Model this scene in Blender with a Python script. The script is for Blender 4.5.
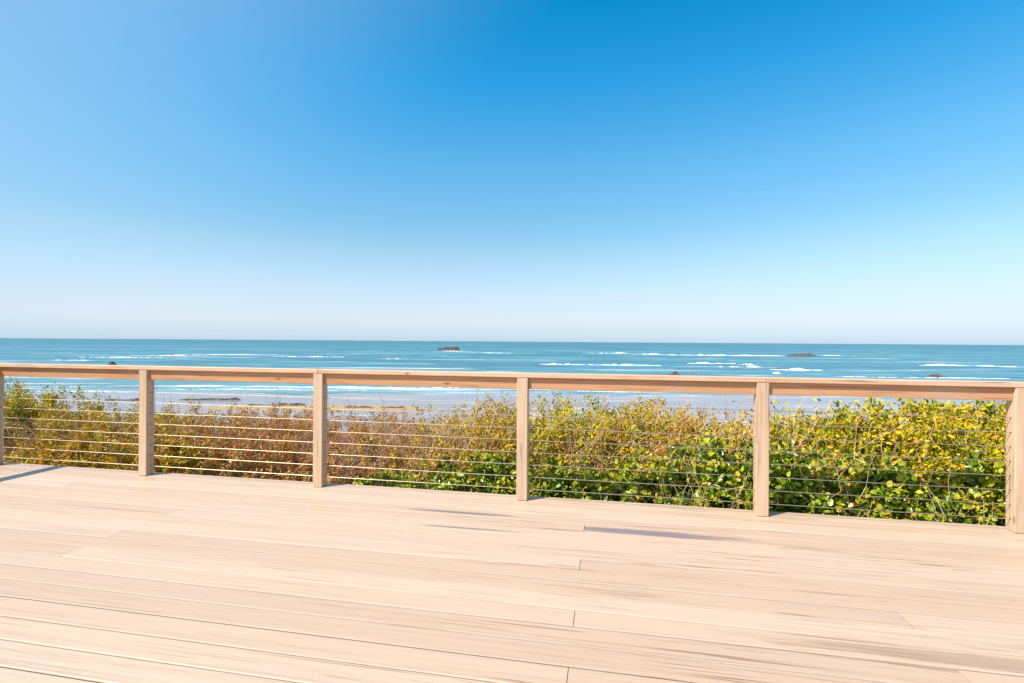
import bpy, math, random
import numpy as np
from mathutils import Matrix, Vector, Euler
for o in list(bpy.data.objects): bpy.data.objects.remove(o)
sc = bpy.context.scene
COL = sc.collection
R = math.radians
# ------------------------------------------------------------------ camera, sky, sun, exposure
cam = bpy.data.cameras.new('camera'); cam.lens = 17.578; cam.sensor_width = 36; cam.clip_start = .05; cam.clip_end = 90000
co = bpy.data.objects.new('camera', cam); COL.objects.link(co); sc.camera = co
co.matrix_world = Matrix.Translation((0, 0, 1.3)) @ Matrix.Rotation(R(90), 4, 'X') @ Matrix.Rotation(R(.39), 4, 'Z')

SUN_EL = 48.0
SDX, SDY = .880, .467                    # horizontal travel direction of the sunlight
SUN_ROT = math.degrees(math.atan2(-SDX, -SDY))
w = bpy.data.worlds.new('World'); sc.world = w; w.use_nodes = True
nt = w.node_tree; nt.nodes.clear()
sky = nt.nodes.new('ShaderNodeTexSky'); sky.sky_type = 'NISHITA'; sky.sun_disc = False
sky.sun_elevation = R(SUN_EL); sky.sun_rotation = R(SUN_ROT)
sky.altitude = 10; sky.air_density = 1.0; sky.dust_density = .5; sky.ozone_density = 2.0
def wn(kind, **kw):
    x = nt.nodes.new(kind)
    for k, v in kw.items(): setattr(x, k, v)
    return x
tc = wn('ShaderNodeTexCoord'); sp = wn('ShaderNodeSeparateXYZ'); nt.links.new(tc.outputs['Generated'], sp.inputs[0])
el = wn('ShaderNodeValToRGB'); nt.links.new(sp.outputs[2], el.inputs[0])     # clearer, bluer air with height; white marine air at the horizon
TINT = [(0, (0.665, 0.733, 1.018)), (0.033, (0.665, 0.712, 0.943)), (0.17, (0.712, 0.862, 0.828)), (0.324, (0.455, 0.984, 1.052)), (0.456, (0.129, 0.964, 1.187)), (0.56, (0.014, 0.882, 1.120)), (0.72, (0.027, 0.475, 0.712)), (1, (0.027, 0.285, 0.509))]
e = el.color_ramp.elements
while len(e) < len(TINT): e.new(.5)
for i, (p_, c_) in enumerate(TINT): e[i].position = p_; e[i].color = (*c_, 1)
mu = wn('ShaderNodeMix', data_type='RGBA', blend_type='MULTIPLY'); mu.inputs[0].default_value = 1
nt.links.new(sky.outputs[0], mu.inputs[6]); nt.links.new(el.outputs[0], mu.inputs[7])
hz = wn('ShaderNodeMapRange', interpolation_type='SMOOTHSTEP'); nt.links.new(sp.outputs[2], hz.inputs[0])
for i_, t_ in enumerate((.22, 0, 0, .76)): hz.inputs[i_+1].default_value = t_
hzm = wn('ShaderNodeMix', data_type='RGBA'); nt.links.new(hz.outputs[0], hzm.inputs[0]); nt.links.new(mu.outputs[2], hzm.inputs[6])
hc = wn('ShaderNodeValToRGB'); nt.links.new(sp.outputs[2], hc.inputs[0]); e = hc.color_ramp.elements   # marine air low over the horizon
for p_, c_ in ((0, (.55, .76, .93)), (.012, (.63, .80, .94)), (.04, (.78, .87, .95)), (.16, (.70, .86, .97))):
    q_ = e[0] if p_ == 0 else e.new(p_); q_.color = (*c_, 1)
e[-1].color = (.68, .82, .96, 1)
hx = wn('ShaderNodeVectorMath', operation='SCALE'); nt.links.new(hc.outputs[0], hx.inputs[0]); hx.inputs['Scale'].default_value = 4.9
nt.links.new(hx.outputs[0], hzm.inputs[7])
dt = wn('ShaderNodeVectorMath', operation='DOT_PRODUCT'); nt.links.new(tc.outputs['Generated'], dt.inputs[0])
dt.inputs[1].default_value = (-SDX*.669, -SDY*.669, .743)
hr = wn('ShaderNodeMapRange', interpolation_type='SMOOTHSTEP'); nt.links.new(dt.outputs['Value'], hr.inputs[0])
for i_, t_ in enumerate((.08, .72, 0, .8)): hr.inputs[i_+1].default_value = t_
hm = wn('ShaderNodeMix', data_type='RGBA'); nt.links.new(hr.outputs[0], hm.inputs[0])
nt.links.new(hzm.outputs[2], hm.inputs[6]); hm.inputs[7].default_value = (2.0, 3.0, 4.1, 1)   # aureole toward the sun
bg = wn('ShaderNodeBackground'); bg.inputs['Strength'].default_value = .14
wo = wn('ShaderNodeOutputWorld')
nt.links.new(hm.outputs[2], bg.inputs[0]); nt.links.new(bg.outputs[0], wo.inputs[0])
sl = bpy.data.lights.new('sun', 'SUN'); sl.energy = 5.0; sl.angle = R(.53); sl.color = (1, .95, .86)
so = bpy.data.objects.new('sun', sl); COL.objects.link(so)
ce = math.cos(R(SUN_EL)); hn = math.hypot(SDX, SDY)
so.rotation_euler = Vector((SDX/hn*ce, SDY/hn*ce, -math.sin(R(SUN_EL)))).to_track_quat('-Z', 'Y').to_euler()
sc.view_settings.view_transform = 'Standard'; sc.view_settings.look = 'None'
sc.view_settings.exposure = .5; sc.view_settings.gamma = 1

# ------------------------------------------------------------------ helpers
A = R(10.55)                              # railing line is turned this much against the picture plane
CA, SA = math.cos(A), math.sin(A)
def W(u, v, z=0): return Vector((u*CA + v*SA, -u*SA + v*CA, z))
ROT = Matrix.Rotation(-A, 4, 'Z')

def newmesh(name, V, F, smooth=False):
    me = bpy.data.meshes.new(name)
    me.from_pydata([tuple(v) for v in V], [], F); me.update()
    if smooth: me.polygons.foreach_set('use_smooth', [True]*len(me.polygons))
    return me
def link(name, me, mats=(), parent=None, mw=None):
    o = bpy.data.objects.new(name, me); COL.objects.link(o)
    for m in mats: me.materials.append(m)
    if parent is not None: o.parent = parent
    if mw is not None: o.matrix_world = mw
    return o
def tag(o, label=None, cat=None, group=None, kind=None):
    if label: o['label'] = label
    if cat: o['category'] = cat
    if group: o['group'] = group
    if kind: o['kind'] = kind
    return o
class MB:
    def __init__(s): s.V = []; s.F = []; s.M = []
    def box(s, x0, x1, y0, y1, z0, z1, m=0, bev=0.0):
        n = len(s.V)
        if bev <= 0:
            s.V += [(x0,y0,z0),(x1,y0,z0),(x1,y1,z0),(x0,y1,z0),(x0,y0,z1),(x1,y0,z1),(x1,y1,z1),(x0,y1,z1)]
            f = [(0,3,2,1),(4,5,6,7),(0,1,5,4),(1,2,6,5),(2,3,7,6),(3,0,4,7)]
        else:                              # chamfered box
            b = bev; c = []
            X = (x0, x1); Y = (y0, y1); Z = (z0, z1)
            idx = {}
            for i in (0, 1):
                for j in (0, 1):
                    for k in (0, 1):
                        sx, sy, sz = (1-2*i)*b, (1-2*j)*b, (1-2*k)*b
                        idx[i,j,k,'x'] = len(c); c.append((X[i], Y[j]+sy, Z[k]+sz))
                        idx[i,j,k,'y'] = len(c); c.append((X[i]+sx, Y[j], Z[k]+sz))
                        idx[i,j,k,'z'] = len(c); c.append((X[i]+sx, Y[j]+sy, Z[k]))
            s.V += c; g = idx; f = []
            for i in (0,1): f.append((g[i,0,0,'x'],g[i,1,0,'x'],g[i,1,1,'x'],g[i,0,1,'x']))
            for j in (0,1): f.append((g[0,j,0,'y'],g[1,j,0,'y'],g[1,j,1,'y'],g[0,j,1,'y']))
            for k in (0,1): f.append((g[0,0,k,'z'],g[1,0,k,'z'],g[1,1,k,'z'],g[0,1,k,'z']))
            for i in (0,1):
                for j in (0,1): f.append((g[i,j,0,'x'],g[i,j,1,'x'],g[i,j,1,'y'],g[i,j,0,'y']))
            for i in (0,1):
                for k in (0,1): f.append((g[i,0,k,'x'],g[i,1,k,'x'],g[i,1,k,'z'],g[i,0,k,'z']))
            for j in (0,1):
                for k in (0,1): f.append((g[0,j,k,'y'],g[1,j,k,'y'],g[1,j,k,'z'],g[0,j,k,'z']))
            for i in (0,1):
                for j in (0,1):
                    for k in (0,1): f.append((g[i,j,k,'x'],g[i,j,k,'y'],g[i,j,k,'z']))
            ctr = Vector(((x0+x1)/2,(y0+y1)/2,(z0+z1)/2)); ff = []
            for q in f:                    # orient outward
                p = [Vector(c[t]) for t in q]; nn = (p[1]-p[0]).cross(p[2]-p[0]); cc = sum(p, Vector())/len(p)
                # for faces of long boxes compare per-axis sign
                d = cc-ctr; d = Vector((d.x/(x1-x0), d.y/(y1-y0), d.z/(z1-z0)))
                ff.append(q if nn.normalized().dot(d) > 0 else q[::-1])
            f = ff
        s.F += [tuple(n+i for i in q) for q in f]; s.M += [m]*len(f)
    def tube(s, p, q, r, n=6, m=0):
        p = Vector(p); q = Vector(q); d = (q-p).normalized()
        a = d.orthogonal().normalized(); b = d.cross(a); k = len(s.V)
        for c in (p, q):
            for i in range(n):
                t = 2*math.pi*i/n; s.V.append(tuple(c + a*math.cos(t)*r + b*math.sin(t)*r))
        for i in range(n):
            j = (i+1) % n; s.F.append((k+i, k+j, k+n+j, k+n+i)); s.M.append(m)
        s.F.append(tuple(range(k+n-1, k-1, -1))); s.F.append(tuple(range(k+n, k+2*n))); s.M += [m, m]
    def build(s, name, mats, parent=None, mw=None, smooth=False):
        me = newmesh(name, s.V, s.F, smooth)
        o = link(name, me, mats, parent, mw)
        me.polygons.foreach_set('material_index', s.M)
        return o

# node helpers ------------------------------------------------------
class NT:
    def __init__(s, name):
        s.m = bpy.data.materials.new(name); s.m.use_nodes = True; s.t = s.m.node_tree
        s.b = s.t.nodes['Principled BSDF']; s.out = s.t.nodes['Material Output']
    def n(s, kind, **kw):
        x = s.t.nodes.new(kind)
        for k, v in kw.items(): setattr(x, k, v)
        return x
    def l(s, a, b): s.t.links.new(a, b)
    def put(s, sock, v):
        if hasattr(v, 'is_linked') or isinstance(v, bpy.types.NodeSocket): s.l(v, sock)
        else: sock.default_value = v
    def obj(s): return s.n('ShaderNodeTexCoord').outputs['Object']
    def mapping(s, vec, scale=(1,1,1), loc=(0,0,0)):
        x = s.n('ShaderNodeMapping'); s.l(vec, x.inputs[0]); x.inputs['Scale'].default_value = scale; x.inputs['Location'].default_value = loc
        return x.outputs[0]
    def noise(s, vec, scale=1, detail=4, rough=.55, dist=0):
        x = s.n('ShaderNodeTexNoise'); s.l(vec, x.inputs['Vector']); x.inputs['Scale'].default_value = scale
        x.inputs['Detail'].default_value = detail; x.inputs['Roughness'].default_value = rough; x.inputs['Distortion'].default_value = dist
        return x.outputs['Fac']
    def rng(s, v, a, b, c=0, d=1, smooth=True):
        x = s.n('ShaderNodeMapRange'); x.interpolation_type = 'SMOOTHSTEP' if smooth else 'LINEAR'
        s.put(x.inputs[0], v)
        for i, t in enumerate((a, b, c, d)): x.inputs[i+1].default_value = t
        return x.outputs[0]
    def math(s, op, a, b=0.0, clamp=False):
        x = s.n('ShaderNodeMath', operation=op); x.use_clamp = clamp; s.put(x.inputs[0], a); s.put(x.inputs[1], b); return x.outputs[0]
    def mix(s, f, a, b, mode='MIX'):
        x = s.n('ShaderNodeMix', data_type='RGBA', blend_type=mode)
        s.put(x.inputs[0], f)
        s.put(x.inputs[6], a if not isinstance(a, tuple) else (*a, 1)); s.put(x.inputs[7], b if not isinstance(b, tuple) else (*b, 1))
        return x.outputs[2]
    def ramp(s, f, stops):
        x = s.n('ShaderNodeValToRGB'); s.l(f, x.inputs[0]); e = x.color_ramp.elements
        while len(e) > 2: e.remove(e[-1])
        while len(e) < len(stops): e.new(.5)
        for i, (p, c) in enumerate(stops): e[i].position = p; e[i].color = (*c, 1)
        return x.outputs[0]
    def sep(s, v):
        x = s.n('ShaderNodeSeparateXYZ'); s.l(v, x.inputs[0]); return x.outputs
    def island(s): return s.n('ShaderNodeNewGeometry').outputs['Random Per Island']
    def bump(s, h, strength=.3, dist=.01):
        x = s.n('ShaderNodeBump'); s.l(h, x.inputs['Height']); x.inputs['Strength'].default_value = strength; x.inputs['Distance'].default_value = dist
        s.l(x.outputs[0], s.b.inputs['Normal'])
    def ellipse(s, xyz, u0, v0, a, b):
        p = s.math('POWER', s.math('ABSOLUTE', s.math('DIVIDE', s.math('SUBTRACT', xyz[0], u0), a)), 2)
        q = s.math('POWER', s.math('ABSOLUTE', s.math('DIVIDE', s.math('SUBTRACT', xyz[1], v0), b)), 2)
        return s.math('ADD', p, q)

# ------------------------------------------------------------------ materials
def mat_deck():
    g = NT('deck boards'); o = g.obj(); xyz = g.sep(o); isl = g.island()
    off = g.n('ShaderNodeVectorMath', operation='ADD'); g.l(o, off.inputs[0])
    cmb = g.n('ShaderNodeCombineXYZ'); g.l(g.math('MULTIPLY', isl, 37.0), cmb.inputs[0]); g.l(g.math('MULTIPLY', isl, 11.0), cmb.inputs[2])
    g.l(cmb.outputs[0], off.inputs[1]); p = off.outputs[0]
    base = g.ramp(isl, [(0, (.55, .375, .26)), (.5, (.60, .42, .295)), (1, (.64, .46, .332))])
    grain = g.noise(g.mapping(p, (1.1, 90, 1)), 1, 6, .65, .4)
    c = g.mix(g.math('MULTIPLY', g.rng(grain, .44, .70), .42), base, (.37, .225, .14))
    blot = g.noise(g.mapping(p, (.55, 5, 1)), 1, 4, .6)
    c = g.mix(g.math('MULTIPLY', g.rng(blot, .48, .75), .22), c, (.46, .37, .33))
    strk = g.noise(g.mapping(p, (1.3, 95, 1), (3, 1, 0)), 1, 3, .5, .3)
    patch = g.noise(g.mapping(p, (.7, 3, 1), (9, 4, 0)), 1, 3, .6)
    m = g.math('MULTIPLY', g.rng(strk, .56, .63), g.math('MULTIPLY', g.rng(patch, .47, .6), g.rng(xyz[0], -2.6, .6, .3, 1)))
    c = g.mix(g.math('MULTIPLY', m, .85), c, (.27, .14, .075))
    warp = g.math('MULTIPLY', g.math('SUBTRACT', g.noise(g.mapping(o, (2.2, 34, 1)), 1, 5, .7), .5), 2.6)
    for (u0, v0, a, b, col, k) in ((.30, 3.520, .70, .056, (.21, .16, .175), .95), (-1.05, 3.655, .48, .026, (.19, .15, .155), .95),
                                   (-.9, 3.36, .42, .015, (.22, .16, .15), .9), (1.55, 2.370, 1.0, .048, (.34, .21, .135), .65),
                                   (2.6, 3.05, .5, .03, (.3, .22, .18), .45), (-3.7, 3.2, .5, .012, (.28, .18, .12), .6)):
        e = g.math('ADD', g.ellipse(xyz, u0, v0, a, b), warp)
        mk = g.math('MULTIPLY', g.rng(e, 1.25, .2), k)
        if u0 == .30: mk = g.math('MULTIPLY', mk, g.math('MULTIPLY', g.math('GREATER_THAN', xyz[0], -.135), g.math('MULTIPLY', g.math('GREATER_THAN', xyz[1], 3.4535), g.math('LESS_THAN', xyz[1], 3.596))))
        c = g.mix(mk, c, col)
    # the board right of the butt joint starts its stain with a hard edge
    fine = g.noise(g.mapping(p, (14, 260, 1)), 1, 3, .6)
    c = g.mix(g.rng(fine, .35, .75, 0, .16), c, (.33, .26, .2))
    spk = g.noise(g.mapping(o, (1, 1, 1)), 55, 3, .7)      # grit and small marks
    c = g.mix(g.rng(spk, .70, .76, 0, .45), c, (.2, .14, .1))
    c = g.mix(g.rng(xyz[2], -.0026, -.005, 0, .85), c, (.13, .08, .05))   # board sides turn dark brown just below the top face
    g.l(c, g.b.inputs['Base Color'])
    g.b.inputs['Roughness'].default_value = .44; g.b.inputs['Specular IOR Level'].default_value = .62
    h = g.math('ADD', g.math('MULTIPLY', grain, .7), g.math('MULTIPLY', fine, .5))
    g.bump(h, .35, .0025)
    return g.m
def mat_wood(name, c0, c1, c2, axis=0, rough=.5, knots=True):
    g = NT(name); o = g.obj(); inf = g.n('ShaderNodeObjectInfo').outputs['Random']
    off = g.n('ShaderNodeVectorMath', operation='ADD'); g.l(o, off.inputs[0])
    cmb = g.n('ShaderNodeCombineXYZ')
    for i in range(3): g.l(g.math('MULTIPLY', inf, 17.0+5*i), cmb.inputs[i])
    g.l(cmb.outputs[0], off.inputs[1]); p = off.outputs[0]
    sc1 = [26, 26, 26]; sc1[axis] = 1.3
    gr = g.noise(g.mapping(p, tuple(sc1)), 1, 6, .62, .8)
    c = g.ramp(gr, [(.28, c1), (.5, c0), (.78, c2)])
    sc2 = [160, 160, 160]; sc2[axis] = 6
    fi = g.noise(g.mapping(p, tuple(sc2)), 1, 3, .6)
    c = g.mix(g.rng(fi, .4, .8, 0, .22), c, c1)
    bl = g.noise(p, 2.1, 3, .6)
    c = g.mix(g.rng(bl, .5, .8, 0, .35), c, c1)
    if knots:
        vo = g.n('ShaderNodeTexVoronoi'); vo.inputs['Scale'].default_value = 1
        s3 = [9, 9, 9]; s3[axis] = 3.2
        g.l(g.mapping(p, tuple(s3)), vo.inputs['Vector']); vo.inputs['Randomness'].default_value = 1
        k = g.rng(vo.outputs['Distance'], .13, .05)
        sel = g.sep(vo.outputs['Color'])
        k = g.math('MULTIPLY', k, g.math('GREATER_THAN', sel[0], .55))
        c = g.mix(g.math('MULTIPLY', k, .75), c, (.16, .08, .04))
    gy = g.noise(g.mapping(p, (3, 3, 3), (7, 3, 1)), 1, 5, .7)
    c = g.mix(g.rng(gy, .5, .72, 0, .35), c, (.46, .36, .28))   # greyed weathered patches
    ck = [70, 70, 70]; ck[axis] = 1.6
    crk = g.noise(g.mapping(p, tuple(ck), (2, 5, 9)), 1, 2, .5, .2)
    c = g.mix(g.rng(crk, .66, .70, 0, .65), c, (.14, .075, .04))   # drying checks along the grain
    g.l(c, g.b.inputs['Base Color']); g.b.inputs['Roughness'].default_value = rough; g.b.inputs['Specular IOR Level'].default_value = .45
    g.bump(g.math('ADD', gr, g.math('MULTIPLY', fi, .6)), .35, .003)
    return g.m
def mat_plain(name, c, rough=.6, metal=0.0, var=.15, scale=20):
    g = NT(name); nz = g.noise(g.obj(), scale, 4, .6)
    g.l(g.mix(g.rng(nz, .3, .7, 0, 1), tuple(x*(1-var) for x in c), tuple(min(1, x*(1+var)) for x in c)), g.b.inputs['Base Color'])
    g.b.inputs['Roughness'].default_value = rough; g.b.inputs['Metallic'].default_value = metal
    return g.m
def mat_leaf(name, stops, trans=.3, rough=.4, clump=4.0):
    g = NT(name); isl = g.island(); nz = g.noise(g.obj(), clump, 3, .6)
    f = g.math('ADD', g.math('MULTIPLY', isl, .75), g.math('MULTIPLY', g.math('SUBTRACT', nz, .5), 1.6), clamp=False)
    f = g.math('ADD', f, .1, clamp=True)
    c = g.ramp(f, stops)
    g.l(c, g.b.inputs['Base Color']); g.b.inputs['Roughness'].default_value = rough; g.b.inputs['Specular IOR Level'].default_value = .2 if rough > .3 else .35
    tr = g.n('ShaderNodeBsdfTranslucent'); g.l(c, tr.inputs[0])
    mx = g.n('ShaderNodeMixShader'); mx.inputs[0].default_value = trans
    g.l(g.b.outputs[0], mx.inputs[1]); g.l(tr.outputs[0], mx.inputs[2]); g.l(mx.outputs[0], g.out.inputs[0])
    return g.m
def mat_twig(name, stops):
    g = NT(name); isl = g.island()
    g.l(g.ramp(isl, stops), g.b.inputs['Base Color']); g.b.inputs['Roughness'].default_value = .7
    return g.m

M_DECK = mat_deck()
M_POST = mat_wood('post wood', (.61, .42, .28), (.48, .31, .19), (.69, .51, .37), 2)
M_CAP = mat_wood('cap wood', (.66, .43, .28), (.52, .31, .185), (.74, .54, .38), 0, .42)
M_FASC = mat_wood('sub rail wood', (.54, .275, .135), (.40, .18, .08), (.62, .35, .19), 0, .42)
M_HOLE = mat_plain('drilled hole', (.05, .035, .03), .8)
M_STEEL = mat_plain('stainless cable', (.60, .48, .34), .36, .9, .1)
M_JOIST = mat_plain('joist lumber', (.22, .15, .09), .8)
M_SOIL = mat_plain('soil', (.06, .045, .03), .9, 0, .5, 3)

# ------------------------------------------------------------------ terrain
def heightfield(name, xs, ys, f, mats, **kw):
    X, Y = np.meshgrid(xs, ys); Z = f(X, Y)
    V = np.stack([X, Y, Z], -1).reshape(-1, 3); nx, ny = len(xs), len(ys)
    F = [(j*nx+i, j*nx+i+1, (j+1)*nx+i+1, (j+1)*nx+i) for j in range(ny-1) for i in range(nx-1)]
    return link(name, newmesh(name, V, F, True), mats)
def ground_z(X, Y):
    z = np.interp(Y, [-400, 3, 7, 9, 14, 26, 38, 50, 80], [-.8, -.8, -.85, -1.4, -4.2, -9.6, -11.4, -12.2, -12.6])
    n = .25*np.sin(X*.7+Y*.33)+.2*np.sin(X*.31-Y*.9+1)+.4*np.sin(X*.11+2)*np.sin(Y*.13)
    return z + n*np.clip((Y-7)/8, 0, 1)*np.clip((45-Y)/20, 0, 1)
def mat_ground():
    g = NT('bluff ground'); o = g.obj(); nz = g.noise(o, 1.2, 5, .6)
    c = g.ramp(nz, [(.3, (.03, .024, .015)), (.55, (.06, .05, .025)), (.75, (.10, .08, .04))])
    g.l(c, g.b.inputs['Base Color']); g.b.inputs['Roughness'].default_value = .95; return g.m
gr = heightfield('ground', np.concatenate([[-400, -200, -100], np.linspace(-60, 60, 121), [100, 200, 400]]), np.concatenate([[-400, -100, -30], np.linspace(-10, 80, 91)]), ground_z, [mat_ground()])
tag(gr, kind='structure')

def beach_z(X, Y):
    z = np.interp(Y, [40, 92, 108, 124, 135, 300], [-11.6, -11.72, -11.88, -12.0, -12.1, -13.2])
    return z + .02*np.sin(X*.13+Y*.2)+.015*np.sin(X*.05-Y*.31)
def mat_beach():
    g = NT('beach sand'); o = g.obj(); xyz = g.sep(o)
    st = g.noise(g.mapping(o, (.022, .42, 1)), 1, 6, .62, .5)
    fine = g.noise(g.mapping(o, (.3, 1.6, 1)), 1, 4, .6)
    wet = g.ramp(st, [(.30, (.19, .165, .165)), (.46, (.27, .235, .24)), (.56, (.33, .30, .31)), (.66, (.50, .47, .47))])
    dry = g.mix(fine, (.36, .235, .11), (.46, .32, .17))
    e = g.ellipse(xyz, -37, 97, 22, 5.0)
    wp = g.math('MULTIPLY', g.math('SUBTRACT', g.noise(g.mapping(o, (.07, .35, 1)), 1, 5, .65), .5), 2.2)
    k = g.rng(g.math('ADD', e, wp), 1.08, .95)
    g.l(g.mix(k, wet, dry), g.b.inputs['Base Color'])
    rr = g.math('ADD', g.math('MULTIPLY', k, .55), g.rng(st, .3, .7, .16, .38))
    g.l(rr, g.b.inputs['Roughness']); g.b.inputs['Specular IOR Level'].default_value = .5
    g.bump(g.math('ADD', st, g.math('MULTIPLY', fine, .4)), .25, .06)
    return g.m
be = heightfield('beach', np.linspace(-700, 700, 141), np.linspace(42, 300, 130), beach_z, [mat_beach()])
tag(be, kind='structure')

# ------------------------------------------------------------------ sea
SEA_Z = -12.0
def mat_sea():
    g = NT('sea water'); o = g.obj(); xyz = g.sep(o); Y = xyz[1]; X = xyz[0]
    big = g.noise(g.mapping(o, (.0035, .012, 1)), 1, 5, .6, .4)
    mid = g.noise(g.mapping(o, (.02, .10, 1)), 1, 5, .62, .6)
    # colour of the water body: greener and paler over the shallows
    d = g.math('LOGARITHM', g.math('MAXIMUM', Y, 10.0), 10.0)
    deep = g.ramp(g.rng(d, 2.05, 4.3, smooth=False), [(0, (.30, .34, .37)), (.05, (.18, .29, .32)), (.12, (.075, .225, .275)), (.30, (.022, .175, .225)), (.62, (.012, .135, .19)), (1, (.02, .12, .18))])
    c = g.mix(g.rng(mid, .44, .60, 0, .62), deep, (.004, .065, .115))
    c = g.mix(g.rng(big, .45, .62, 0, .5), c, (.11, .30, .31))
    # swash foam lines close to the beach
    sw = g.noise(g.mapping(o, (.018, .22, 1), (4, 2, 0)), 1, 7, .68, 1.2)
    thr = g.rng(Y, 118, 235, -.02, .15)
    f1 = g.rng(g.math('SUBTRACT', sw, thr), .565, .65)
    f1 = g.math('MULTIPLY', f1, g.rng(Y, 300, 180))
    # scattered whitecaps far out
    wc = g.noise(g.mapping(o, (.0075, .085, 1), (14, 8, 0)), 1, 8, .66, .9)
    f2 = g.math('MULTIPLY', g.rng(wc, .565, .65), g.rng(Y, 1500, 260, 0, .8))
    lace = g.rng(g.noise(g.mapping(o, (.5, 1.2, 1)), 1, 5, .7), .36, .56)
    f = g.math('MULTIPLY', g.math('MAXIMUM', f1, f2), g.math('ADD', g.math('MULTIPLY', lace, .35), .65))
    c = g.mix(f, c, (.80, .82, .82))
    g.l(c, g.b.inputs['Base Color'])
    g.l(g.math('ADD', g.math('MULTIPLY', f, .4), .33), g.b.inputs['Roughness'])
    g.b.inputs['IOR'].default_value = 1.33; g.b.inputs['Specular IOR Level'].default_value = .30
    h = g.math('ADD', g.math('MULTIPLY', mid, 1.0), g.math('MULTIPLY', g.noise(g.mapping(o, (.25, .8, 1)), 1, 4, .6), .3))
    g.bump(h, .6, .6)
    return g.m
ys = np.concatenate([np.geomspace(106, 2000, 95), np.geomspace(2400, 80000, 20)])
xs = np.concatenate([-np.geomspace(100000, 420, 26), np.linspace(-400, 400, 81), np.geomspace(420, 100000, 26)])
def sea_f(X, Y):
    a = np.clip((700-Y)/500, 0, 1)*np.clip((Y-130)/60, 0, 1)
    return SEA_Z + a*(.22*np.sin(Y*.16+1.2*np.sin(X*.012)+X*.01)+.12*np.sin(Y*.31+X*.03))
M_SEA = mat_sea()
tag(heightfield('sea', xs, ys, sea_f, [M_SEA]), kind='structure')

def px(x, y, zl=SEA_Z):
    """authoring aid: where a sight line from eye height meets the level zl"""
    hy = 341.5 + (x-512)*.0068
    d = 500*(1.3-zl)/(y-hy); return (x-512)/500*d, d

def mat_foam():
    g = NT('surf foam'); o = g.obj()
    nz = g.noise(o, .5, 6, .7)
    g.l(g.ramp(nz, [(.3, (.55, .66, .68)), (.5, (.82, .85, .85)), (.7, (.92, .93, .92))]), g.b.inputs['Base Color'])
    g.b.inputs['Roughness'].default_value = .8; g.bump(nz, .6, .3); return g.m
M_FOAM = mat_foam()
def surf(x0, x1, y, hgt, seed, slope=0.0):
    """a breaking wave: a ridge of white water with ragged ends, lying on the sea"""
    rs = np.random.RandomState(seed)
    X0, D = px(x0, y); X1, _ = px(x1, y); Lw = X1-X0; X0 -= Lw*.35; X1 += Lw*.45; n = max(36, int((x1-x0)*3.2))
    t = np.linspace(0, 1, n); X = X0 + (X1-X0)*t
    ph = rs.rand(12)*6.28
    wob = sum(np.sin(t*(3+4*i)*3.1+ph[i])/(1+i) for i in range(9))
    core = np.clip(np.minimum(t-.19, .75-t)*7, 0, 1)**.7 * np.clip(.6+.5*wob, .05, 1.1)
    tail = .16*np.clip(.35+.9*np.sin(t*21+ph[10])*np.sin(t*8+ph[11])+.4*(rs.rand(n)-.5), 0, 1)*np.clip(np.minimum(t, 1-t)*8, 0, 1)
    env = np.maximum(core*(.75+.5*rs.rand(n)), tail)
    Yc = D + slope*(X-X0) + wob*D*.004
    prof = [(-1.6, -.12), (-1.0, .18), (-.55, .75), (-.15, 1.0), (.25, .8), (.8, .25), (1.5, -.12)]
    wd = hgt*2.6; V = []; F = []; k = len(prof)
    for i in range(n):
        for (a, b) in prof:
            j = 1+.5*(rs.rand()-.5)
            V.append((X[i]+rs.randn()*.15, Yc[i]+a*wd*(.25+.9*env[i])*j, SEA_Z+.05+(b*hgt*.65*env[i] if b > 0 else -.35)))
    for i in range(n-1):
        for q in range(k-1): F.append((i*k+q, (i+1)*k+q, (i+1)*k+q+1, i*k+q+1))
    me = newmesh('surf', V, F, True); o = link('surf', me, [M_FOAM]); tag(o, kind='structure'); return o
SURF = [(40,110,360.5,.5,.02),(95,150,357.2,.45,0),(150,205,355.6,.55,0),(196,268,354.6,.5,0),(286,330,356.6,.7,0),(386,402,358.8,.6,0),
        (548,571,364.2,1.1,0),(582,634,364.8,1.2,0),(594,626,353.2,1.6,0),(640,664,354.3,1.2,0),(668,722,355.0,2.0,0),(728,782,355.6,1.0,0),(812,838,355.6,.8,0),
        (696,722,363.2,.8,0),(716,760,367.0,1.3,0),(738,753,364.6,1.2,0),(780,806,369.6,1.0,0),(774,780,373.5,.7,0),(846,880,377,.4,0),(926,974,365.6,1.5,0),(978,1000,366.3,.8,0),(1000,1040,366.9,1.1,0),
        (880,960,377.5,.45,0),(0,60,366,.35,0),(20,90,386.5,.16,0),(60,130,391.5,.12,0),(165,300,386,.2,0),(200,320,389.2,.2,0),(330,420,387,.16,0),(530,600,385.5,.2,0),(600,660,391.5,.12,0),
        (440,470,351.2,.9,0),(480,520,353,.6,0)]
for i, (a, b, c, h, s) in enumerate(SURF): surf(a, b, c, h, 100+i, s)

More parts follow.
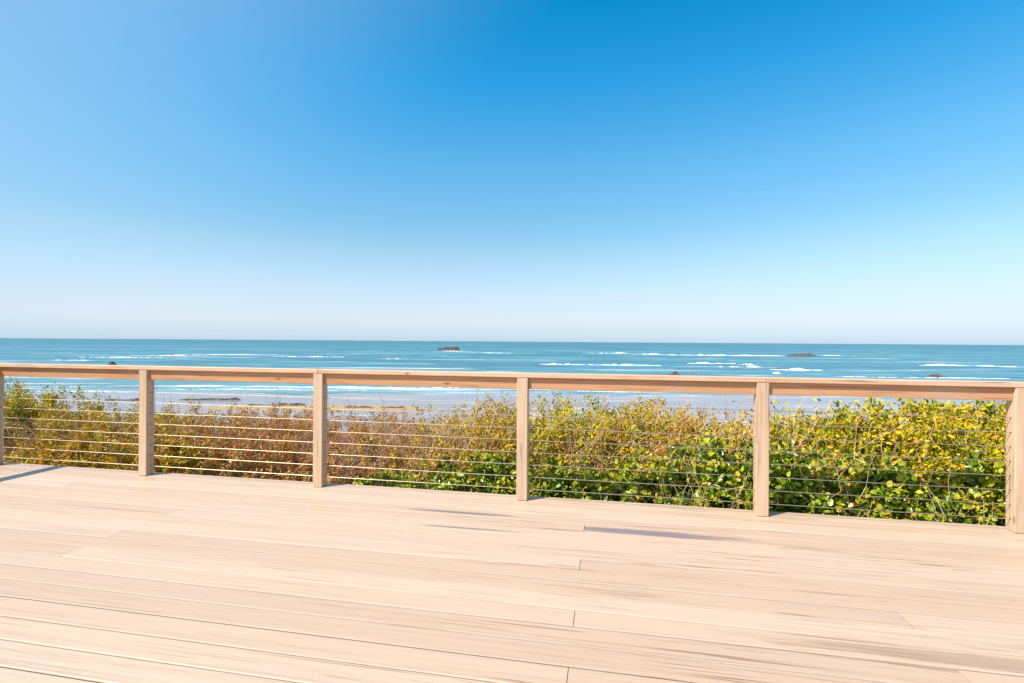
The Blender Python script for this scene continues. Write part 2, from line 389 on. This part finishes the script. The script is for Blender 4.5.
# rocks -------------------------------------------------------------
def mat_rock():
    g = NT('sea rock'); o = g.obj(); nz = g.noise(o, .6, 6, .7)
    g.l(g.ramp(nz, [(.3, (.035, .03, .03)), (.5, (.10, .08, .07)), (.72, (.27, .20, .16))]), g.b.inputs['Base Color'])
    g.b.inputs['Roughness'].default_value = .85; g.bump(nz, .8, .4); return g.m
M_ROCK = mat_rock()
def rock(name, x0, x1, y, hgt, seed, label, peaks, zl=SEA_Z, group=None, depth=.5):
    rs = np.random.RandomState(seed); X0, D = px(x0, y, zl); X1, _ = px(x1, y, zl)
    L = X1-X0; nx, ny = 64, 12; V = []; F = []
    for j in range(ny):
        s = j/(ny-1)*2-1
        for i in range(nx):
            t = i/(nx-1)
            pk = sum(h*math.exp(-((t-c)/wd)**2) for c, h, wd in peaks)
            e = max(0, 1-s*s)**.6 * min(1, min(t, 1-t)*9)**.6
            z = hgt*pk*e*(.72+.5*rs.rand()) if e > 0 else 0
            V.append((L*(t-.5)+rs.randn()*L*.004, s*L*depth*.5*(.7+.3*math.sin(t*3.1))+rs.randn()*L*.006, z-.35*(1-e)))
    for j in range(ny-1):
        for i in range(nx-1): F.append((j*nx+i, j*nx+i+1, (j+1)*nx+i+1, (j+1)*nx+i))
    me = newmesh(name, V, F, False); o = link(name, me, [M_ROCK]); o.location = ((X0+X1)/2, D, zl-.02)
    tag(o, label, 'rock', group); return o
rock('sea_rock', 436, 462, 350.0, 5.0, 1, 'dark brown offshore rock left of centre near the horizon, taller at its two ends', [(.15,.55,.1),(.35,.6,.12),(.55,.8,.14),(.8,1,.14)])
rock('sea_rock', 783, 813, 356.0, 2.6, 2, 'low flat brown offshore rock right of centre, highest in its middle', [(.25,.5,.15),(.5,.9,.2),(.75,.8,.15)])
rock('sea_rock', 107, 119, 365.0, 1.6, 3, 'small dark rock in the sea just above the handrail near the left end', [(.5,1,.3)])
rock('sea_rock', 668, 682, 375.3, 1.5, 4, 'small dark rock in the shallows right behind the handrail near centre', [(.5,1,.3)])
rock('sea_rock', 926, 944, 376.8, 1.0, 5, 'low rounded rock awash just above the handrail at the far right', [(.35,.8,.2),(.65,1,.2)])
LG = None
rock('rock_ledge', 176, 246, 399.5, .45, 6, 'long thin dark rock ledge on the beach right of the second post from the left', [(.15,.35,.2),(.45,.5,.2),(.7,.6,.2),(.9,.9,.1)], -11.8, LG, .10)
rock('rock_ledge', 244, 312, 405.0, .45, 7, 'dark rock ledge at the edge of the tan sand, just left of the third post', [(.1,.6,.08),(.25,.3,.1),(.6,.9,.14),(.85,.9,.14)], -11.8, LG, .08)
rock('rock_ledge', 342, 410, 407.5, .45, 8, 'short dark rock ledge on tan sand seen just right of the third post', [(.1,.9,.12),(.35,.7,.1),(.7,.6,.1),(.92,.8,.1)], -11.8, LG, .08)
rock('rock_ledge', 100, 150, 400.0, .5, 9, 'thin dark rock ledge on the beach left of the second post from the left', [(.3,.5,.2),(.8,.9,.2)], -11.8, LG, .10)

# ------------------------------------------------------------------ deck
BW, GAP, EDGE = .1445, .005, 4.176
rnd = random.Random(4)
joints = {0:[2.41,-2.2], 4:[-.135], 8:[-.135], 12:[-.135], 15:[-.135], 10:[1.40], 13:[1.39], 6:[-3.19], 9:[-3.19], 11:[-3.19]}
UL, UR = -6.20, 6.1
deck = bpy.data.objects.new('deck', None); COL.objects.link(deck); tag(deck, kind='structure'); deck.matrix_world = ROT
def board(mb, u0, u1, v0, v1):
    # rounded-edge board: profile in (v,z), run along u
    r = .005; P = [(v0, -.024), (v0, -r), (v0+r*.3, -r*.35), (v0+r, 0), (v1-r, 0), (v1-r*.3, -r*.35), (v1, -r), (v1, -.024)]
    k = len(mb.V); n = len(P); dz = rnd.uniform(-.0006, .0006)
    for u in (u0, u1):
        for a, b in P: mb.V.append((u, a, b+dz))
    for i in range(n):
        j = (i+1) % n; mb.F.append((k+i, k+n+i, k+n+j, k+j)); mb.M.append(0)
    mb.F.append(tuple(range(k, k+n))); mb.F.append(tuple(range(k+2*n-1, k+n-1, -1))); mb.M += [0, 0]
mb = MB()
for k in range(52):
    v1 = EDGE - k*BW; v0 = v1 - BW + GAP*rnd.uniform(.7, 1.3)
    js = joints.get(k) or [rnd.choice([-4.7, 3.9, 3.2, -4.1]) + rnd.uniform(-.02, .02)]
    cuts = [UL] + sorted(js) + [UR]
    for a, b in zip(cuts, cuts[1:]): board(mb, a+.0015, b-.0015, v0, v1)
o = mb.build('deck_boards', [M_DECK], deck)
mb = MB(); mb.box(UL+.02, UR-.02, EDGE-.075, EDGE-.037, -.26, -.027); mb.box(UL+.02, UL+.058, EDGE-7.4, EDGE-.08, -.26, -.027)
mb.build('rim_joist', [M_JOIST], deck)
mb = MB()
for i in range(31): mb.box(UL+.2+i*.4, UL+.238+i*.4, EDGE-7.4, EDGE-.08, -.25, -.028)
mb.build('joists', [M_JOIST], deck)
mb = MB()
for u in (-6, -3, 0, 3, 6):
    for v in (3.7, 0, -3): mb.box(u-.07, u+.07, v-.07, v+.07, -.9, -.255)
mb.build('footings', [M_JOIST], deck)

# ------------------------------------------------------------------ railing
rail = bpy.data.objects.new('cable_railing', None); COL.objects.link(rail); rail.matrix_world = ROT
tag(rail, 'tan wooden deck railing with square posts, flat handrail and thin horizontal steel cables', 'railing')
PW = .0875; VF = 4.03; VB = VF+PW
CT, CB = 1.043, 1.005
CABZ = [.085+.1005*i for i in range(8)]
PR = [-6.095, -4.275, -2.45, -.618, 1.212, 2.878, 4.70]    # right faces of the posts
def post(u0, v0, holes='u'):
    mb = MB(); mb.box(u0, u0+PW, v0, v0+PW, .001, CB, 0, .003)
    for z in CABZ:
        if holes == 'u':
            mb.tube((u0-.0012, v0+PW/2, z), (u0+PW+.0012, v0+PW/2, z), .0062, 10, 1)
        else: mb.tube((u0+PW/2, v0-.0012, z), (u0+PW/2, v0+PW+.0012, z), .0062, 10, 1)
    o = mb.build('post', [M_POST, M_HOLE], rail); return o
for r in PR: post(r-PW, VF)
UC = PR[0]-PW
SIDE = [VF-1.83, VF-3.66, VF-5.49]
for v in SIDE: post(UC, v, 'v')
# handrail boards, butted over posts
def capboard(u0, u1, v0, v1):
    mb = MB(); mb.box(u0, u1, v0, v1, CB+.0005, CT, 0, .004); return mb.build('handrail', [M_CAP], rail)
capboard(UC-.002, PR[2]-PW/2-.001, VF-.003, VB+.002)
capboard(PR[2]-PW/2+.001, PR[4]-PW/2+.02-.001, VF-.003, VB+.002)
capboard(PR[4]-PW/2+.021, PR[6]+.01, VF-.003, VB+.002)
me = MB(); me.box(UC-.002, UC+PW+.002, VF-5.6, VF-.005, CB+.0005, CT, 0, .004)
M_CAPY = mat_wood('side cap wood', (.66, .43, .28), (.52, .31, .185), (.74, .54, .38), 1, .42)
me.build('handrail', [M_CAPY], rail)
FT = .038; F0 = VF+(PW-FT)/2
for a, b in zip(PR, PR[1:]):
    mb = MB(); mb.box(a+.001, b-PW-.001, F0, F0+FT, .911, CB-.0015, 0, .003); mb.build('sub_rail', [M_FASC], rail)
vs = [VF]+SIDE
for a, b in zip(vs, vs[1:]):
    mb = MB(); mb.box(UC+(PW-FT)/2, UC+(PW+FT)/2, b+PW+.001, a-.001, .911, CB-.0015, 0, .003); mb.build('sub_rail', [M_FASC], rail)
for z in CABZ:
    mb = MB(); c = VF+PW/2
    for a, b in zip(PR, PR[1:]):           # slight sag per bay
        pts = [(a, 0), (b-PW, 0)]
        for (p, q), (r_, s_) in zip(pts, pts[1:]): mb.tube((p, c, z+q), (r_, c, z+s_), .0026, 10)
    mb.build('cable', [M_STEEL], rail)
    mb = MB(); mb.tube((UC+PW/2, SIDE[-1], z), (UC+PW/2, VF, z), .0028, 6); mb.build('cable', [M_STEEL], rail, smooth=True)

# ------------------------------------------------------------------ shrubs
def stems_leaves(seed, nbare, bu, bv, h, n_st, leaf, n_leaf, lean, top_bare=.0, br=3, bright=1.0, z0=-.85, bush=1.0):
    """stems rising from a footprint bu x bv to about height h; leaves strung along their upper parts"""
    rs = np.random.RandomState(seed)
    SV, SF, LP, LD = [], [], [], []
    def tube(P, r0, r1):
        n = 3; k = len(SV)
        for i, p in enumerate(P):
            d = P[min(i+1, len(P)-1)]-P[max(i-1, 0)]; d = d/np.linalg.norm(d)
            a = np.cross(d, [.3, .9, .2]); a /= np.linalg.norm(a); b = np.cross(d, a)
            r = r0+(r1-r0)*i/(len(P)-1)
            for j in range(n):
                t = 2*math.pi*j/n; SV.append(p+a*math.cos(t)*r+b*math.sin(t)*r)
        for i in range(len(P)-1):
            for j in range(n):
                jj = (j+1) % n; SF.append((k+i*n+j, k+i*n+jj, k+(i+1)*n+jj, k+(i+1)*n+j))
    def grow(p, d, L, r, lvl):
        m = 6; P = [p]
        for i in range(m):
            d = d + rs.randn(3)*.17 + np.array([0, 0, .06]); d /= np.linalg.norm(d); P.append(P[-1]+d*L/m)
        tube(P, r, r*.35)
        lim = 1-top_bare if lvl else 1
        for i in range(1, m+1):
            if (lvl or i > 2) and i/m <= lim+.01: LP.append(P[i]+(P[i-1]-P[i])*rs.rand()); LD.append(P[i]-P[i-1])
        if lvl < 2:
            for q in range(br + (rs.rand() < .5)):
                i = rs.randint(2, m+1); dd = d*.5 + rs.randn(3)*.55 + np.array([0, 0, .35]); dd /= np.linalg.norm(dd)
                grow(P[i], dd, L*rs.uniform(.28, .5), r*.55, lvl+1)
    for s in range(n_st):
        a, b = rs.uniform(-1, 1, 2)
        hh = h*(1-.22*a*a*bush)*(1-.2*b*b)*rs.uniform(.88, 1.03)
        p = np.array([a*bu, b*bv, z0 + hh*.25*rs.rand()])
        d = np.array([rs.randn()*lean+a*.12, rs.randn()*lean+b*.12, 1.0]); d /= np.linalg.norm(d)
        grow(p, d, (z0+hh-p[2])*.80, rs.uniform(.003, .0065), 0)
    nl = len(LP)
    for s in range(nbare):                 # leafless stems standing in front of the leaves
        a = rs.uniform(-1, 1); hh = h*rs.uniform(.6, 1.08)
        d = np.array([rs.randn()*lean, rs.randn()*.04+.03, 1.0]); d /= np.linalg.norm(d)
        n0 = len(LP); grow(np.array([a*bu, -bv*rs.uniform(.6, 1.0), z0]), d, hh*.9, rs.uniform(.0035, .0065), 1 if rs.rand() < .6 else 2); del LP[n0:], LD[n0:]
    LP = np.array(LP); LD = np.array(LD)
    wt = np.clip((LP[:, 2]/h-.35)/.3, .06, 1)*np.where(LP[:, 2] > h*1.0, .18, 1); n_leaf = int(n_leaf*2.9); idx = rs.choice(len(LP), n_leaf, p=wt/wt.sum())
    C = LP[idx] + rs.randn(n_leaf, 3)*leaf*.75
    D = rs.randn(n_leaf, 3)*.8 + LD[idx]/np.linalg.norm(LD[idx], axis=1)[:, None]*.7 + np.array([0, -.15, .1]); D /= np.linalg.norm(D, axis=1)[:, None]
    N = rs.randn(n_leaf, 3)*.55 + np.array([-.35, -.45, .75]); N -= D*(N*D).sum(1)[:, None]; N /= np.linalg.norm(N, axis=1)[:, None]
    S = np.cross(D, N); L = leaf*rs.uniform(.42, 1.4, n_leaf)[:, None]
    return SV, SF, C, D, N, S, L
def leafmesh(C, D, N, S, L, wid=.5, fold=.12, curl=.15):
    w_ = L*wid*.5; n = len(C)
    b = C; c = C + D*L*.5 - N*L*fold; t = C + D*L - N*L*curl
    l1 = C+D*L*.28+S*w_*.9; l2 = C+D*L*.65+S*w_*.8-N*L*.03; r1 = C+D*L*.28-S*w_*.9; r2 = C+D*L*.65-S*w_*.8-N*L*.03
    V = np.stack([b, l1, l2, t, r2, r1, c], 1).reshape(-1, 3)
    k = np.arange(n)[:, None]*7
    F = np.concatenate([k+np.array([0, 6, 3, 2, 1]), k+np.array([0, 5, 4, 3, 6])], 1).reshape(-1, 5)
    me = bpy.data.meshes.new('foliage'); me.vertices.add(len(V)); me.vertices.foreach_set('co', V.astype(np.float32).ravel())
    me.loops.add(F.size); me.loops.foreach_set('vertex_index', F.astype(np.int32).ravel())
    me.polygons.add(len(F)); me.polygons.foreach_set('loop_start', np.arange(len(F), dtype=np.int32)*5)
    me.update(calc_edges=True); me.validate(); return me

LY = mat_leaf('yellow green leaf', [(0, (.03, .07, .003)), (.25, (.17, .21, .004)), (.48, (.45, .39, .006)), (.78, (.78, .50, .012)), (1, (.60, .25, .04))], .2, .38)
LO = mat_leaf('olive gold leaf', [(0, (.05, .06, .006)), (.25, (.28, .25, .008)), (.5, (.60, .43, .010)), (.8, (.72, .36, .035)), (1, (.54, .17, .03))], .2, .5)
LG_ = mat_leaf('broad green leaf', [(0, (.02, .05, .006)), (.25, (.09, .17, .010)), (.5, (.26, .34, .014)), (.78, (.50, .46, .03)), (1, (.56, .28, .05))], .17, .28)
LB = mat_leaf('dry bronze leaf', [(0, (.14, .11, .02)), (.35, (.46, .26, .05)), (.7, (.60, .27, .08)), (1, (.62, .36, .20))], .2, .6)
TT = mat_twig('tan twig', [(0, (.28, .15, .07)), (.5, (.52, .32, .17)), (1, (.64, .44, .28))])
TG = mat_twig('grey pink twig', [(0, (.38, .19, .14)), (.5, (.62, .36, .28)), (1, (.72, .50, .42))])
TR = mat_twig('rusty twig', [(0, (.34, .14, .07)), (.5, (.60, .27, .15)), (1, (.70, .42, .26))])

def shrub(name, cat, u, v, bu, bv, top, nst, leaf, nleaf, lm, tm, label, seed, lean=.16, bare=0., br=3, wid=.5, bush=1.0, group=None, nbare=None):
    z0 = -.86
    front = name in ('salal_shrub', 'low_shrub')
    if nbare is None: nbare = 120 if name == 'twiggy_shrub' else 42
    if name == 'tall_sprig': nbare = 0
    elif not front: bv = bv*1.45; v += .3; top += .07; nst = int(nst*1.3); nleaf = int(nleaf*1.5); bush *= .6
    else: nleaf = int(nleaf*1.7); nst = int(nst*1.2); bv *= 1.15
    if leaf > .036: leaf *= .95; nleaf = int(nleaf*1.15)
    SV, SF, C, D, N, S, L = stems_leaves(seed, nbare, bu, bv, top-z0, nst, leaf, nleaf, lean, bare, br, z0=0, bush=bush)
    root = bpy.data.objects.new(name, None); COL.objects.link(root)
    p = W(u, v, z0); root.location = p; root.rotation_euler = (0, 0, -A)
    tag(root, label, cat, group)
    SV = np.array(SV); ym = 4.25-v; SV[:, 1] = np.maximum(SV[:, 1], ym+.02*np.sin(SV[:, 0]*40)); k = C[:, 1] > ym; C, D, N, S, L = C[k], D[k], N[k], S[k], L[k]
    link('stems', newmesh('stems', SV, SF), [tm], root)
    link('foliage', leafmesh(C, D, N, S, L, wid), [lm], root)
    return root
SH = 'shrubs'
G1 = 'leafy shrubs behind the railing'; G2 = 'twiggy shrubs behind the railing'; G3 = 'broad-leaved ground shrubs at the deck edge'
# back row
shrub('leafy_shrub','shrub',-9.5,5.5,0.66,.55,0.6,60,0.035,5000,LY,TT,'yellow green leafy shrub beyond the corner post, at the far left edge',11,.15,0.,group=G1)
shrub('leafy_shrub','shrub',-8.35,5.5,0.396,.55,0.55,60,0.034,4600,LY,TT,'yellow green leafy shrub, tallest at the left end beside the corner post',12,.15,0.,group=G1)
shrub('twiggy_shrub','shrub',-7.5,5.5,0.55,.55,0.3,80,0.03,4600,LO,TG,'olive gold shrub with bare pinkish twig tips in the left half of the leftmost bay',13,.15,.2,group=G2)
shrub('twiggy_shrub','shrub',-6.55,5.5,0.605,.55,0.3,80,0.03,5000,LO,TT,'golden olive shrub just left of the second post from the left',14,.15,.2,group=G2)
shrub('twiggy_shrub','shrub',-5.55,5.5,0.66,.55,0.35,90,0.028,5200,LO,TG,'golden brown twiggy shrub just right of the second post from the left',15,.15,.2,group=G2)
shrub('twiggy_shrub','shrub',-4.55,5.5,0.66,.55,0.35,95,0.027,5200,LB,TR,'golden shrub with rusty twigs in the right half of the second bay from the left',16,.15,.2,group=G2)
shrub('twiggy_shrub','shrub',-3.6,5.5,0.605,.55,0.33,100,0.026,5000,LB,TR,'brown twiggy shrub directly behind the third post from the left',17,.15,.2,group=G2)
shrub('twiggy_shrub','shrub',-2.75,5.5,0.55,.55,0.35,95,0.026,4200,LB,TG,'bronze twiggy shrub with grey bare tips right of the third post',18,.15,.2,group=G2)
shrub('twiggy_shrub','shrub',-1.95,5.5,0.55,.55,0.42,95,0.027,4600,LO,TG,'shrub of tall thin pinkish bare twigs in the right half of the third bay',19,.15,.2,group=G2)
shrub('twiggy_shrub','shrub',-1.15,5.5,0.55,.55,0.54,90,0.03,5200,LO,TT,'olive golden shrub directly behind and left of the middle post',20,.15,.2,group=G2)
shrub('leafy_shrub','shrub',-0.3,5.5,0.605,.55,0.57,90,0.032,7000,LY,TT,'yellow green leafy shrub directly right of the middle post, with rounded fresh green top',21,.15,0.,group=G1)
shrub('twiggy_shrub','shrub',0.65,5.5,0.605,.55,0.56,95,0.03,6200,LO,TR,'rusty stemmed golden shrub in the middle of the bay right of the middle post',22,.15,.2,group=G2)
shrub('twiggy_shrub','shrub',1.5,5.3,0.55,.55,0.46,90,0.032,5400,LY,TR,'low golden shrub with rusty twigs directly behind the fifth post',23,.15,.2,group=G2)
shrub('leafy_shrub','shrub',2.25,5.3,0.55,.55,0.47,80,0.042,5600,LY,TR,'low yellow and pinkish shrub just right of the fifth post, below the beach',24,.15,0.,group=G1)
shrub('leafy_shrub','shrub',3.05,5.3,0.605,.55,0.64,80,0.044,7000,LY,TT,'bright yellow leafy shrub in the middle of the rightmost full bay',25,.15,0.,group=G1)
shrub('leafy_shrub','shrub',3.95,5.3,0.66,.55,0.68,80,0.044,7500,LY,TT,'tall dense yellow green shrub touching the handrail beside the rightmost post',26,.15,0.,group=G1)
shrub('leafy_shrub','shrub',5.2,5.3,0.88,.55,0.66,70,0.044,6500,LY,TT,'yellow leafy shrub beyond the rightmost post, at the right edge',27,.15,0.,group=G1)
# front row
shrub('low_shrub','shrub',-6.1,4.78,.75,.28,.08,70,.034,5200,LO,TR,'dark low olive undergrowth at the deck edge in the leftmost bay',31,.22,group=G3)
shrub('low_shrub','shrub',-4.8,4.78,.75,.28,.15,70,.034,5200,LO,TR,'low olive brown undergrowth at the deck edge around the second post from the left',32,.22,group=G3)
shrub('low_shrub','shrub',-3.4,4.75,.75,.26,.15,75,.032,4600,LB,TR,'low bronze undergrowth at the deck edge left of the third post',33,.2,group=G3)
shrub('salal_shrub','shrub',-2.05,4.75,.65,.26,-.06,60,.044,2000,LG_,TT,'broad leaved green shrub at the deck edge just right of the third post',34,.2,wid=.7,group=G3)
shrub('salal_shrub','shrub',-.9,4.72,.6,.25,.14,60,.050,3800,LG_,TT,'broad leaved green shrub at the deck edge around the middle post',35,.2,wid=.7,group=G3)
shrub('salal_shrub','shrub',.2,4.72,.6,.25,.14,60,.050,3800,LG_,TR,'broad leaved green shrub with rusty stems at the deck edge right of the middle post',36,.2,wid=.7,group=G3)
shrub('salal_shrub','shrub',1.15,4.75,.5,.28,.40,60,.055,4600,LG_,TT,'dense dark green broad leaved shrub rising left of the fifth post',37,.18,wid=.72,group=G3)
shrub('salal_shrub','shrub',2.1,4.7,.6,.26,.32,60,.055,4600,LG_,TT,'dark green broad leaved shrub at the deck edge right of the fifth post',38,.18,wid=.72,group=G3)
shrub('salal_shrub','shrub',3.15,4.7,.65,.26,.32,60,.052,4600,LG_,TT,'green and yellow broad leaved shrub at the deck edge by the rightmost post',39,.18,wid=.7,group=G3)
shrub('salal_shrub','shrub',4.4,4.72,.8,.28,.32,60,.052,4600,LG_,TT,'broad leaved green shrub at the deck edge beyond the rightmost post',40,.18,wid=.7,group=G3)
shrub('tall_sprig','plant',.86,4.95,.07,.07,.80,4,.050,60,LG_,TT,'thin dark leafed sprig standing above the shrubs left of the fifth post',51,.05,br=1,wid=.7)
